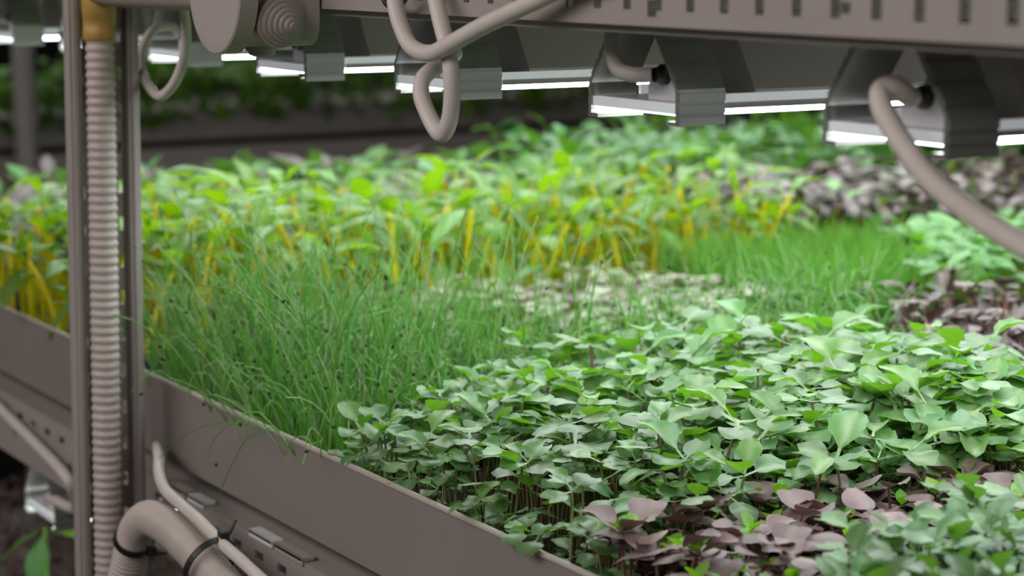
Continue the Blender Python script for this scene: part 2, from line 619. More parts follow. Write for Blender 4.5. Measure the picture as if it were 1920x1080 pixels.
def grommet(pos, rot, s=1., steps=6):
    fr = Matrix.Translation(pos) @ rot @ Matrix.Scale(s, 4)
    g = Geo()
    v, f = [], []
    pr = [(0, .0150)]
    r = .0150
    h = 0
    for k in range(steps):
        pr += [(h + .0018, r - .0002), (h + .0022, r - .0009), (h + .0022, r - .0019)]
        r -= .0021
        h += .0022
    if steps < 6:
        pr += [(h + .003, r - .0008), (h + .0045, r * .6), (h + .005, .001)]
    else:
        pr += [(h + .001, r - .0003), (h + .0012, .0006)]
    g.lathe(pr, 30, fr)
    o = g.build('cone_grommet', 'box_plastic', t)
    o.matrix_parent_inverse = inv
    if steps < 6:
        return o
    # torn tip of the cone
    g = Geo()
    for a, l in ((.4, .005), (1.7, .004), (3.0, .0045)):
        c, s_ = math.cos(a), math.sin(a)
        pts = [fr @ Vector(p) for p in ((c * .0014, s_ * .0014, h), (c * .003, s_ * .003, h + l * .6), (c * .0015, s_ * .0045, h + l))]
        g.tube(pts, [.0009, .0008, .0003], 6)
    o2 = g.build('torn_tip', 'box_plastic', o)
    o2.matrix_parent_inverse = inv
    return o


grommet((jx + .0304, -.0285, jz - .0185), Matrix.Rotation(PI / 2, 4, 'Y') @ Matrix.Rotation(-.12, 4, 'X') @ Matrix.Rotation(.18, 4, 'Y'), 1.14)
grommet((jx - .004, -.026, jz - .0345), Matrix.Rotation(PI, 4, 'Y'), .8, 2)


def cable(name, label, pts, r, cat='cable', mat='cable_sheath', per=10):
    c = Vector(pts[0])
    o = Geo().tube([p - c for p in spline(pts, per)], r, 14).build(name, mat, smooth=True, loc=c)
    return tag(o, label, cat)


cable('power_cable', 'thick grey cable sagging in a low bend across the front of the slotted beam',
      [(-1.0895, .012, .3215), (-1.086, -.010, .316), (-1.076, -.016, .304), (-1.062, -.022, .287), (-1.046, -.024, .271), (-1.033, -.024, .2655), (-1.018, -.023, .2650), (-1.000, -.022, .2705), (-.97, -.019, .281), (-.93, -.014, .2935), (-.90, -.010, .303), (-.86, -.007, .312), (-.835, .012, .317)], .0047)
cable('power_cable', 'thick grey cable hanging in a long teardrop loop below the slotted beam',
      [(-1.053, .012, .3205), (-1.049, -.006, .315), (-1.041, -.010, .302), (-1.026, -.014, .283), (-1.0135, -.0155, .264), (-1.0105, -.0155, .247), (-1.0125, -.0155, .231), (-1.0185, -.0160, .2215), (-1.0255, -.0162, .2215), (-1.0365, -.0155, .229), (-1.0500, -.013, .240), (-1.0560, -.008, .2495), (-1.058, .005, .257), (-1.080, .025, .2605), (-1.120, .045, .2580), (-1.153, .057, .2555)], .0047)
o = Geo()
fr = Matrix.Translation((-1.0870, -.0085, .3035)) @ Matrix.Rotation(-.15, 4, 'X') @ Matrix.Rotation(.5, 4, 'Y') @ Matrix.Rotation(PI / 2, 4, 'X')
v, f = [], []
for k in range(28):
    a = 2 * PI * k / 28
    for q in range(8):
        w = 2 * PI * q / 8
        rr = .0155 + .0022 * math.cos(w)
        v.append(fr @ Vector((rr * math.cos(a), rr * math.sin(a), .0030 * math.sin(w))))
for k in range(28):
    for q in range(8):
        f.append((k * 8 + q, ((k + 1) % 28) * 8 + q, ((k + 1) % 28) * 8 + (q + 1) % 8, k * 8 + (q + 1) % 8))
tag(Geo().add(v, f).build('rubber_ring', 'dark_rubber', smooth=True), 'black rubber ring around the cables on the beam face', 'rubber ring')
cable('power_cable', 'thin grey cable loop hanging between the post and the junction box',
      [(-1.3548, -0.0300, 0.2903), (-1.3716, -0.0220, 0.2755), (-1.3868, -0.0150, 0.2604), (-1.4010, -0.0120, 0.2432), (-1.4189, -0.0120, 0.2267), (-1.4459, -0.0120, 0.2165), (-1.4745, -0.0100, 0.2233), (-1.4978, -0.0060, 0.2360), (-1.5058, 0.0000, 0.2501), (-1.5092, 0.0100, 0.2616), (-1.550, 0.040, 0.2620), (-1.583, .058, .2555)], .0036)
cable('power_cable', 'short pale cable bent down into the wide light bracket',
      [(-.9605, .050, .300), (-0.9536, 0.0500, 0.2808), (-0.9500, 0.0480, 0.2720), (-.9450, .0460, .2635), (-.9390, .0450, .2580), (-.9310, .0480, .2556), (-.9240, .0560, .2555)], .0042)
cable('power_cable', 'long grey cable sweeping from the end light down over the beds to the aisle',
      [(-0.722, .0560, .2555), (-0.7185, 0.0500, 0.2575), (-0.7195, 0.0450, 0.2605), (-0.7228, 0.0400, 0.2594), (-0.7186, 0.0360, 0.2535), (-0.7092, 0.0330, 0.2461), (-0.6920, 0.0280, 0.2362), (-0.6658, 0.0200, 0.2249), (-0.6239, 0.0050, 0.2163), (-0.5797, -0.0120, 0.2111), (-0.5176, -0.0400, 0.2094)], .0050)

# lower conduit elbow, its cable, ties and the little box
t = thing('conduit', 'wide grey ribbed conduit bent in an elbow beside the foot of the post', 'conduit', (-1.37, -.06, -.10))
inv = sub(t, t.location)
pth = spline([(-1.4250, -0.0630, -0.30), (-1.4250, -0.0630, -0.22), (-1.4193, -0.0630, -0.1449), (-1.4084, -0.0620, -0.1224), (-1.4004, -0.0600, -0.1010), (-1.3875, -0.0600, -0.0823), (-1.3641, -0.0600, -0.0699), (-1.3323, -0.0600, -0.0677), (-1.2965, -0.0600, -0.0717), (-1.2587, -0.0600, -0.0791), (-1.2260, -0.0600, -0.0863), (-1.1531, -0.0600, -0.1009), (-1.03, -.06, -.13)], 12)
v, f = corrugated(pth, .0128, .0034, .0011, 22)
o = Geo().add(v, f).build('ribbed_tube', 'conduit_plastic', t, smooth=True)
o.matrix_parent_inverse = inv
cable('power_cable', 'pale cable lying along the lower beam and over the conduit elbow',
      [(-1.47, -.012, -.045), (-1.4229, -0.0290, -0.0430), (-1.390, -0.0420, -0.0450), (-1.358, -0.0500, -0.0495), (-1.318, -0.0530, -0.0520), (-1.285, -0.0540, -0.0550), (-1.252, -0.0540, -0.0610), (-1.230, -0.0520, -0.0655), (-1.205, -0.0470, -0.0740), (-1.19, -.046, -.0765)], .0040)


def tie(label, centre, axis, r, squash=1., knot=None):
    t = thing('cable_tie', label, 'cable tie', centre)
    z = Vector(axis).normalized()
    q = z.to_track_quat('Z', 'Y').to_matrix().to_4x4()
    v, f = [], []
    n = 36
    for k in range(n):
        a = 2 * PI * k / n
        for (dr, dz) in ((0, -.0022), (.0012, -.0022), (.0012, .0022), (0, .0022)):
            v.append(q @ Vector(((r + dr) * math.cos(a) * squash, (r + dr) * math.sin(a), dz)))
    for k in range(n):
        for j in range(4):
            f.append((k * 4 + j, ((k + 1) % n) * 4 + j, ((k + 1) % n) * 4 + (j + 1) % 4, k * 4 + (j + 1) % 4))
    Geo().add(v, f).build('strap', 'dark_rubber', t)
    kd = Vector(knot)
    kd = (kd - z * kd.dot(z)).normalized()
    p = kd * (r + .002)
    Geo().box(-.0035, .0035, -.003, .003, -.003, .004).build('lock_head', 'dark_rubber', t, bevel=.0006, loc=p)
    Geo().tube([p, p + kd * .006 + z * .003, p + kd * .009 + Vector((.002, .004, .004))], [.0014, .0012, .0008], 6).build('tail', 'dark_rubber', t)
    return t


tie('black cable tie around the upright leg of the conduit elbow', (-1.395, -.0602, -.093), (.57, 0, .82), .0134, 1., (.6, .5, -.4))
tie('black cable tie with a knot binding pale cable to the sloping conduit', (-1.2590, -.0590, -.0755), (.86, .22, -.42), .0185, 1., (.42, .35, .85))
t = thing('junction_box', 'small grey junction box lying beside the conduit under the trough', 'junction box', (-1.17, -.04, -.10))
inv = sub(t, t.location)
o = Geo().box(-1.170, -1.07, -.080, -.022, -.108, -.0680).build('box_body', 'box_plastic', t, bevel=.004)
o.matrix_parent_inverse = inv
fr = Matrix.Translation((-1.190, -.046, -.0785)) @ Matrix.Rotation(PI / 2, 4, 'Y')
o = Geo().lathe([(0, .008), (.003, .0105), (.009, .0105), (.010, .012), (.020, .012)], 24, fr).build('cable_gland', 'box_plastic', t)
o.matrix_parent_inverse = inv
for (xa, xb, mt_, lab) in ((-1.428, -1.398, 'white_plastic', 'white tab standing for gap light on the lower beam just past the post'),
                           (-1.318, -1.280, 'white_plastic', 'white tab standing for gap light on the lower beam over the tied conduit'),
                           (-1.466, -1.434, 'lip_metal', 'dull grey clip on the lower beam next to the post'),
                           (-1.276, -1.232, 'lip_metal', 'dull grey clip on the lower beam touching the white tab')):
    o = Geo().box(xa, xb, -.0060, .004, -.0768, -.0735).box(xa, xb, -.0060, -.0041, -.079, -.0735).build('beam_clip', mt_, bevel=.0008)  # white ones stand in for lamp light through the gap under the trough
    tag(o, lab, 'clip')

# lower tier, seen past the foot of the post
ll = copy_tree(light0)
ll.location = (-1.79, .0, -.175)
ll['label'] = 'grow light of the lower tier, under the trough past the post'
ll['group'] = 'grow lights of the lower tier'
cable('power_cable', 'pale cable slanting down from the trough to the lower tier light',
      [(-1.9506, -0.0120, -0.0728), (-1.8485, -0.0140, -0.0869), (-1.7540, -0.0160, -0.0972), (-1.6792, -0.0160, -0.1082), (-1.6654, -0.0120, -0.1208), (-1.70, 0.0020, -0.1483), (-1.773, .003, -.1545)], .0048)
t = thing('grow_trough', 'grey trough of the lower tier under the post foot', 'trough', (-1.3, 0, -.42))
inv = sub(t, t.location)
g = Geo().box(X0, X1, 0, DEPTH, -.42, -.418).box(X0, X1, 0, W, -.418, -.37).box(X0, X1, DEPTH - W, DEPTH, -.418, -.37)
o = g.build('trough_body', 'tray_paint', t)
o.matrix_parent_inverse = inv

# next rack across the end aisle
NX = -4.04
t = thing('grow_trough', 'dark grey trough of the neighbouring rack, full of dense greenery', 'trough', (NX, 1.2, -.06))
inv = sub(t, t.location)
g = Geo().box(NX - 1.2, NX, -1.2, 4.2, -.06, -.058).box(NX - .002, NX, -1.2, 4.2, -.058, 0)
o = g.build('trough_body', 'tray_paint', t)
o.matrix_parent_inverse = inv
o = Geo().tube([(NX, -1.2, 0), (NX, 4.2, 0)], .003, 8).build('rolled_lip', 'lip_metal', t, smooth=True)
o.matrix_parent_inverse = inv
t = thing('slotted_beam', 'dull brown grey beam under the trough of the neighbouring rack', 'beam', (NX, 1.2, -.11))
o = Geo().box(NX - .03, NX + .004, -1.2, 4.2, -.135, -.075).build('beam_body', 'grey_paint', t)
o.matrix_parent_inverse = sub(t, t.location)
t = thing('upper_trough', 'upper trough of the neighbouring rack shading its greenery', 'trough', (NX, 1.2, .36))
o = Geo().box(NX - 1.2, NX + .02, -1.2, 4.2, .28, .36).build('trough_body', 'panel_grey', t)
o.matrix_parent_inverse = sub(t, t.location)
for yy in (.2, 1.9):
    ld = bpy.data.lights.new('neighbour_lamp', 'AREA')
    ld.shape, ld.size, ld.size_y, ld.energy, ld.color = 'RECTANGLE', .9, 1.6, 4.5, (.95, 1, .97)
    lo = bpy.data.objects.new('neighbour_lamp', ld)
    lo.location = (NX - .5, yy, .27)
    COL.objects.link(lo)
t = thing('rack_post', 'round grey post of the neighbouring rack beyond the seedling beds', 'post', (NX + .09, .70, -1.2))
o = Geo().tube([(0, 0, 0), (0, 0, 2.6)], .021, 20).build('post_tube', 'post_metal', t, smooth=True)
o = Geo().lathe([(0, .022), (.001, .025), (.02, .025), (.021, .022)], 20, Matrix.Translation((0, 0, 1.19))).build('collar', 'post_metal', t)


# ------------------------------------------------------------------ plants
def leaf_geo(L, Wd, shape='oval', petiole=0., notch=0., serr=0., cup=.15, droop=.15, rows=6):
    """leaf along +Y from the origin; five columns; rows of the petiole first"""
    cols = np.array([-1, -.55, 0, .55, 1.])
    v, vein = [], []
    if petiole > 0:
        for s in (0., .9):
            for c in cols:
                v.append((c * Wd * .05, s * petiole, 0))
                vein.append(1.)
    for i in range(rows + 1):
        s = i / rows
        if shape == 'cot':
            w = (math.sin(PI * (.04 + .90 * s) ** .95)) ** .55 if s < .999 else .55
        elif shape == 'obov':
            w = (.10 + .9 * min(1, s / .35) ** 1.2) * max(.0, math.cos(PI / 2 * max(0, (s - .45) / .55) ** 1.5)) ** .6
        elif shape == 'round':
            w = max(.0, math.sin(PI * (.03 + .94 * s))) ** .55
        elif shape == 'lance':
            w = max(.05, math.sin(PI * s ** .85)) ** 1.1
        else:
            w = max(.04, math.sin(PI * s ** .95)) ** .75
        if serr and 0 < i < rows:
            w *= 1 + serr * (1 if i % 2 else -1)
        for c in cols:
            x = c * w * Wd / 2
            back = notch * L * (s ** 3) * (1 - abs(c)) ** 1.0
            y = s * L - back
            z = cup * Wd * (abs(c) * w) ** 2 * .5 - droop * L * s * s + .02 * L * math.sin(9 * s + 4 * c)
            v.append((x, y + petiole, z))
            vein.append(1. if c == 0 else .1)
    v = np.array(v)
    nr = len(v) // 5
    f = [(r * 5 + c, r * 5 + c + 1, (r + 1) * 5 + c + 1, (r + 1) * 5 + c) for r in range(nr - 1) for c in range(4)]
    return v, np.array(f), np.array(vein)


def rotz(a):
    c, s = math.cos(a), math.sin(a)
    return np.array([[c, -s, 0], [s, c, 0], [0, 0, 1.]])


def rotx(a):
    c, s = math.cos(a), math.sin(a)
    return np.array([[1., 0, 0], [0, c, -s], [0, s, c]])


def stem_geo(pts, r0, r1, n=5):
    R = np.linspace(r0, r1, len(pts))
    v, f = tube_geo(pts, R, n, False)
    return np.array([tuple(p) for p in v]), np.array(f), np.zeros(len(v))


def placed_leaf(geo, elev, yaw, at):
    v, f, ve = geo
    v = v @ rotx(elev).T @ rotz(yaw).T + np.array(at)
    return v, f, ve


def stem_path(h, rnd, lean=.12, n=5):
    a = rnd.uniform(0, 2 * PI)
    k = rnd.uniform(0, lean) * h
    b = rnd.uniform(-.06, .06) * h
    return [(math.cos(a) * k * (i / n) ** 2 + b * math.sin(PI * i / n), math.sin(a) * k * (i / n) ** 2, h * i / n) for i in range(n + 1)]


# every recipe gives a list of (part name, geometry, material)
def kale(rnd, big=1.):
    h = rnd.choice([rnd.uniform(.055, .075), rnd.uniform(.055, .075), rnd.uniform(.034, .06)])
    p = stem_path(h, rnd, .2)
    parts = [('stem', stem_geo(p, .0010, .0008), 'pale_stem' if rnd.random() < .7 else 'purple_stem')]
    y = rnd.uniform(0, 2 * PI)
    for k in range(2):
        L = rnd.uniform(.0135, .0175) * big
        gq = leaf_geo(L, L * rnd.uniform(1.1, 1.35), 'cot', rnd.uniform(.004, .008), rnd.uniform(.16, .26), 0, rnd.uniform(-.1, .4), rnd.uniform(-.05, .35), 8)
        parts.append(('leaf', placed_leaf(gq, rnd.uniform(-.3, .6), y + k * PI + rnd.uniform(-.35, .35), p[-1]), 'kale_leaf'))
    for k in range(rnd.choice([0, 0, 1, 1, 2])):
        L = rnd.uniform(.015, .026) * big
        gq = leaf_geo(L, L * rnd.uniform(.62, .82), 'obov', rnd.uniform(.005, .010), 0, .06, rnd.uniform(.1, .6), rnd.uniform(-.05, .5), 10)
        parts.append(('leaf', placed_leaf(gq, rnd.uniform(.1, .85), y + PI / 2 + k * PI + rnd.uniform(-.5, .5), (p[-1][0], p[-1][1], p[-1][2] + .001)), 'kale_true_leaf'))
    return parts


def basil(rnd):
    h = rnd.uniform(.032, .046)
    p = stem_path(h, rnd)
    parts = [('stem', stem_geo(p, .0009, .0007), 'purple_stem')]
    y = rnd.uniform(0, 2 * PI)
    for k in range(2):
        L = rnd.uniform(.0125, .0165)
        gq = leaf_geo(L, L * rnd.uniform(1.0, 1.25), 'round', .003, .06, 0, rnd.uniform(-.35, .5), rnd.uniform(-.1, .5), 6)
        parts.append(('leaf', placed_leaf(gq, rnd.uniform(-.35, .6), y + k * PI + rnd.uniform(-.3, .3), p[-1]), 'basil_leaf'))
    if rnd.random() < .45:
        for k in range(2):
            L = rnd.uniform(.006, .010)
            gq = leaf_geo(L, L * .75, 'oval', .001, 0, 0, .3, .1, 4)
            parts.append(('leaf', placed_leaf(gq, rnd.uniform(.5, 1.1), y + PI / 2 + k * PI, (p[-1][0], p[-1][1], p[-1][2] + .001)), 'young_leaf'))
    return parts


def cress(rnd):
    h = rnd.uniform(.045, .062)
    p = stem_path(h, rnd)
    parts = [('stem', stem_geo(p, .0009, .0007), 'pale_stem')]
    y = rnd.uniform(0, 2 * PI)
    for k in range(2):
        L = rnd.uniform(.010, .0135)
        gq = leaf_geo(L, L * rnd.uniform(1.05, 1.3), 'cot', .004, .18, 0, rnd.uniform(-.1, .3), rnd.uniform(0, .3), 5)
        parts.append(('leaf', placed_leaf(gq, rnd.uniform(-.1, .5), y + k * PI + rnd.uniform(-.35, .35), p[-1]), 'cress_leaf'))
    if rnd.random() < .5:
        L = rnd.uniform(.010, .016)
        gq = leaf_geo(L, L * .7, 'obov', .004, 0, .06, .3, .15, 6)
        parts.append(('leaf', placed_leaf(gq, rnd.uniform(.3, 1.), y + PI / 2, p[-1]), 'cress_leaf'))
    return parts


def redleaf(rnd):
    h = rnd.uniform(.036, .070)
    p = stem_path(h, rnd, .3)
    parts = [('stem', stem_geo(p, .0012, .0009), 'purple_stem')]
    y = rnd.uniform(0, 2 * PI)
    for k in range(3):
        L = rnd.uniform(.014, .026)
        gq = leaf_geo(L, L * rnd.uniform(.5, .75), 'oval', .004, 0, 0, rnd.uniform(-.5, .6), rnd.uniform(-.1, .9), 5)
        parts.append(('leaf', placed_leaf(gq, rnd.uniform(-.9, .9), y + k * 2.1 + rnd.uniform(-.4, .4), p[-1 if k < 2 else -3]), 'red_leaf'))
    return parts


def chard(rnd):
    h = rnd.uniform(.075, .112)
    p = stem_path(h, rnd, .55)
    parts = [('stem', stem_geo(p, .0028, .0020), 'chard_stem')]
    y = rnd.uniform(0, 2 * PI)
    for k in range(3):
        L = rnd.uniform(.026, .046)
        gq = leaf_geo(L, L * rnd.uniform(.34, .52), 'oval', .008, 0, .05, rnd.uniform(-.2, .5), rnd.uniform(.2, .8), 7)
        parts.append(('leaf', placed_leaf(gq, rnd.uniform(-.5, 1.1), y + k * 2.3 + rnd.uniform(-.4, .4), p[-1 if k < 2 else rnd.choice([-2, -3, -4])]), 'chard_leaf'))
    return parts


def pea(rnd):
    h = rnd.uniform(.085, .118)
    p = stem_path(h, rnd, .2, 6)
    parts = [('stem', stem_geo(p, .0014, .0010), 'pea_stem')]
    y = rnd.uniform(0, 2 * PI)
    for k in range(5):
        L = rnd.uniform(.022, .034)
        gq = leaf_geo(L, L * rnd.uniform(.6, .8), 'oval', .004, 0, 0, rnd.uniform(-.2, .4), rnd.uniform(.0, .5), 5)
        parts.append(('leaf', placed_leaf(gq, rnd.uniform(-.2, 1.), y + k * 2.4, p[-1 - k // 2]), 'pea_leaf'))
    return parts


def lettuce(rnd):
    h = rnd.uniform(.05, .07)
    p = stem_path(h, rnd, .2)
    parts = [('stem', stem_geo(p, .0015, .0010), 'pea_stem')]
    y = rnd.uniform(0, 2 * PI)
    for k in range(3):
        L = rnd.uniform(.022, .034)
        gq = leaf_geo(L, L * rnd.uniform(.55, .8), 'obov', .006, 0, .04, rnd.uniform(-.2, .4), rnd.uniform(.1, .5), 6)
        parts.append(('leaf', placed_leaf(gq, rnd.uniform(-.1, .8), y + k * 2.1, p[-1]), 'lettuce_leaf'))
    return parts


def pale(rnd):
    h = rnd.uniform(.04, .055)
    p = stem_path(h, rnd)
    parts = [('stem', stem_geo(p, .0010, .0008), 'pale_stem')]
    y = rnd.uniform(0, 2 * PI)
    for k in range(2):
        L = rnd.uniform(.014, .020)
        gq = leaf_geo(L, L * rnd.uniform(.9, 1.2), 'cot', .004, .15, 0, rnd.uniform(-.1, .3), rnd.uniform(0, .3), 5)
        parts.append(('leaf', placed_leaf(gq, rnd.uniform(-.1, .4), y + k * PI, p[-1]), 'pale_leaf'))
    return parts


def mixed(rnd):
    h = rnd.uniform(.050, .078)
    p = stem_path(h, rnd, .25)
    parts = [('stem', stem_geo(p, .0018, .0012), rnd.choice(['purple_stem', 'pea_stem', 'chard_stem']))]
    y = rnd.uniform(0, 2 * PI)
    for k in range(4):
        L = rnd.uniform(.026, .042)
        gq = leaf_geo(L, L * rnd.uniform(.6, .85), 'oval', .006, 0, 0, rnd.uniform(-.2, .4), rnd.uniform(.1, .6), 5)
        parts.append(('leaf', placed_leaf(gq, rnd.uniform(-.2, 1.), y + k * 2.0 + rnd.uniform(-.4, .4), p[-1 - k // 3]), 'mixed_leaf'))
    return parts


def redtall(rnd):
    h = rnd.uniform(.06, .085)
    p = stem_path(h, rnd, .2)
    parts = [('stem', stem_geo(p, .0017, .0012), rnd.choice(['pea_stem', 'purple_stem', 'pea_stem']))]
    y = rnd.uniform(0, 2 * PI)
    for k in range(3):
        L = rnd.uniform(.022, .036)
        gq = leaf_geo(L, L * rnd.uniform(.5, .75), 'oval', .006, 0, 0, rnd.uniform(-.2, .4), rnd.uniform(.2, .7), 5)
        parts.append(('leaf', placed_leaf(gq, rnd.uniform(-.5, .7), y + k * 2.1, p[-1]), 'red_leaf' if rnd.random() < .86 else 'lettuce_leaf'))
    return parts


def dill(rnd):
    V, F, E = [], [], []
    n0 = 0
    for k in range(14):
        a = rnd.uniform(0, 2 * PI)
        sp = rnd.uniform(.0, .016)
        h = rnd.uniform(.055, .085)
        pts = [(math.cos(a) * sp * t * t + .003 * math.cos(a), math.sin(a) * sp * t * t + .003 * math.sin(a), h * t) for t in (0, .35, .7, 1.)]
        v, f, e = stem_geo(pts, .0006, .0003, 3)
        V.append(v)
        F.append(f + n0)
        E.append(e)
        n0 += len(v)
    return [('frond', (np.vstack(V), np.vstack(F), np.concatenate(E)), 'dill_frond')]


def mesh_np(name, v, f, vein, mats, mi=None, tone=None):
    me = bpy.data.meshes.new(name)
    nq = f.shape[1]
    me.vertices.add(len(v))
    me.vertices.foreach_set('co', np.ascontiguousarray(v, np.float32).ravel())
    me.loops.add(f.size)
    me.loops.foreach_set('vertex_index', np.ascontiguousarray(f, np.int32).ravel())
    me.polygons.add(len(f))
    me.polygons.foreach_set('loop_start', np.arange(0, f.size, nq, dtype=np.int32))
    me.polygons.foreach_set('use_smooth', np.ones(len(f), bool))
    for mt in mats:
        me.materials.append(MATS[mt])
    if mi is not None:
        me.polygons.foreach_set('material_index', np.asarray(mi, np.int32))
    a = me.attributes.new('vein', 'FLOAT', 'POINT')
    a.data.foreach_set('value', np.asarray(vein, np.float32))
    if tone is not None:
        a = me.attributes.new('tone', 'FLOAT', 'POINT')
        a.data.foreach_set('value', np.asarray(tone, np.float32))
    me.update(calc_edges=True)
    return me


def scatter(x0, x1, y0, y1, step, inside=None, jit=.45):
    pts = []
    for x in np.arange(x0 + step / 2, x1, step):
        for y in np.arange(y0 + step / 2, y1, step):
            px, py = x + random.uniform(-jit, jit) * step, y + random.uniform(-jit, jit) * step
            if inside is None or inside(px, py):
                pts.append((px, py))
    return pts


SOIL = -.034


def bed(kind, recipe, variants, pts, label, cat, group, rest_name, rest_label, most=300, soil=SOIL, scale=None, tops=.05, lean=None, whole=False, seed=1, bias=None):
    """plants one by one where they show largest (up to most); the others, behind or below them, as one stuff object"""
    rnd = random.Random(seed)
    lib = []
    for k in range(variants):
        parts = recipe(rnd)
        lib.append(parts)
    meshes = []
    for k, parts in enumerate(lib):
        if whole:
            V, F, E, MI, mats, n0 = [], [], [], [], [], 0
            for nm, (v, f, e), mt in parts:
                if mt not in mats:
                    mats.append(mt)
                V.append(v)
                F.append(f + n0)
                E.append(e)
                MI += [mats.index(mt)] * len(f)
                n0 += len(v)
            meshes.append([(kind, mesh_np(kind, np.vstack(V), np.vstack(F), np.concatenate(E), mats, MI))])
        else:
            meshes.append([(nm, mesh_np(kind + '_' + nm, v, f, e, [mt])) for nm, (v, f, e), mt in parts])
    plants = []
    for (x, y) in pts:
        s = scale(x, y) if scale else 1.
        s *= rnd.uniform(.86, 1.14)
        px, py, d = proj((x, y, tops * s + soil * (1 - s)))
        seen = -15 < px < 1935 and py < 1120
        ln = lean(x, y) if lean else (0., 0.)
        plants.append(((0 if seen else 10) + d + (bias(x, y) if bias else 0) + rnd.uniform(-.06, .06), x, y, s, rnd.uniform(0, 2 * PI), ln[0] + rnd.uniform(-.09, .09), ln[1] + rnd.uniform(-.09, .09), rnd.randrange(variants), seen))
    plants.sort(key=lambda q: q[0])
    single = [q for q in plants[:most] if q[8]]
    rest = [q for q in plants if q not in single] if len(plants) < 20 else plants[len(single):]
    protos = {}
    for (_, x, y, s, rz, tx, ty, k, _s) in single:
        if k not in protos:
            if whole:
                root = bpy.data.objects.new(kind, meshes[k][0][1])
                COL.objects.link(root)
            else:
                root = bpy.data.objects.new(kind, None)
                root.empty_display_size = .005
                COL.objects.link(root)
                for nm, me in meshes[k]:
                    c = bpy.data.objects.new(nm, me)
                    c.parent = root
                    COL.objects.link(c)
            tag(root, label if not callable(label) else None, cat, group)
            protos[k] = root
        else:
            root = protos[k].copy()
            COL.objects.link(root)
            for ch in protos[k].children:
                c = ch.copy()
                c.parent = root
                COL.objects.link(c)
        root.location = (x, y, soil)
        if callable(label):
            root['label'] = label(x, y, s, [q_[2] for q_ in lib[k]])
        root.rotation_euler = (Matrix.Rotation(ty, 3, 'Y') @ Matrix.Rotation(tx, 3, 'X') @ Matrix.Rotation(rz, 3, 'Z')).to_euler()
        root.scale = (s, s, s)
    rest = [q for q in rest if q[8]] if not whole else [q for q in rest if q[8]]
    if rest:
        V, F, E, T, MI, mats, n0 = [], [], [], [], [], [], 0
        for (_, x, y, s, rz, tx, ty, k, _s) in rest:
            R = np.array(Matrix.Rotation(ty, 3, 'Y') @ Matrix.Rotation(tx, 3, 'X') @ Matrix.Rotation(rz, 3, 'Z')) * s
            for nm, (v, f, e), mt in lib[k]:
                if mt not in mats:
                    mats.append(mt)
                V.append(v @ R.T + np.array([x, y, soil]))
                F.append(f + n0)
                E.append(e)
                T.append(np.full(len(v), rnd.random()))
                MI += [mats.index(mt)] * len(f)
                n0 += len(v)
        o = bpy.data.objects.new(rest_name, mesh_np(rest_name, np.vstack(V), np.vstack(F), np.concatenate(E), mats, MI, np.concatenate(T)))
        COL.objects.link(o)
        tag(o, rest_label, cat, None, 'stuff')
    print('bed', kind, 'single', len(single), 'rest', len(rest))


def seed_tray(x0, x1, y0, y1, label, z=-.0575):
    t = thing('seed_tray', label, 'tray', ((x0 + x1) / 2, (y0 + y1) / 2, z))
    inv = sub(t, t.location)
    g = Geo()
    th = .0015
    g.box(x0, x1, y0, y1, z, z + th)
    top = SOIL + .008
    g.box(x0, x1, y0, y0 + th, z + th, top).box(x0, x1, y1 - th, y1, z + th, top)
    g.box(x0, x0 + th, y0 + th, y1 - th, z + th, top).box(x1 - th, x1, y0 + th, y1 - th, z + th, top)
    g.box(x0, x1, y0, y0 + .006, top, top + .0016).box(x0, x1, y1 - .006, y1, top, top + .0016)
    g.box(x0, x0 + .006, y0 + .006, y1 - .006, top, top + .0016).box(x1 - .006, x1, y0 + .006, y1 - .006, top, top + .0016)
    o = g.build('tray_shell', 'black_tray', t)
    o.matrix_parent_inverse = inv
    o = Geo().box(x0 + th, x1 - th, y0 + th, y1 - th, z + th, SOIL).build('growing_mat', 'growing_mat', t)
    o.matrix_parent_inverse = inv


TR = [(-.90, -.66, .012, .40, 'black seed tray under the small green seedlings at the trough end'),
      (-.925, -.905, .012, .02, None)]
seed_tray(-.785, -.50, .006, .42, 'black seed tray under the small leaved green seedlings')
seed_tray(-.905, -.788, .006, .42, 'black seed tray under the purple basil seedlings')
seed_tray(-1.250, -.908, .006, .43, 'black seed tray under the kale seedlings')
seed_tray(-1.585, -1.255, .006, .36, 'black seed tray under the tall chives')
seed_tray(-1.415, -1.09, .435, .98, 'black seed tray under the broad purple leaves')
seed_tray(-1.690, -1.420, .365, .58, 'black seed tray under the pale grey green seedlings')
seed_tray(-1.690, -1.420, .583, 1.30, 'black seed tray under the feathery dill and the light green seedlings')
seed_tray(-2.03, -1.695, .006, .80, 'black seed tray under the yellow stemmed chard')
seed_tray(-2.10, -1.80, .86, 1.50, 'black seed tray under the mottled purple and green plants')
seed_tray(-2.55, -2.11, .72, 1.56, 'black seed tray under the tall pea shoots')
seed_tray(-2.55, -2.11, .006, .717, 'black seed tray under the mixed round leaved plants')

def green_edge(y):
    return -.725 - .7 * min(y, .09) - .2 * max(0, y - .09)


def kale_inside(x, y):
    return -1.205 - .30 * min(y, .19) + .42 * max(0, y - .30) < x < -.922 + .12 * max(0, y - .2) + .028 * max(0, 1 - y / .09)


def kale_scale(x, y):
    s_ = .84 + .22 * min(1, max(0, (y - .02) / .3)) + .12 * min(1, max(0, (x + 1.1) / .15)) * min(1, max(0, y / .1))
    edge = y < .042 or x > -.968 + .12 * max(0, y - .2)
    return s_ * (random.choice([.95, .8, .62, .5]) if edge else 1)


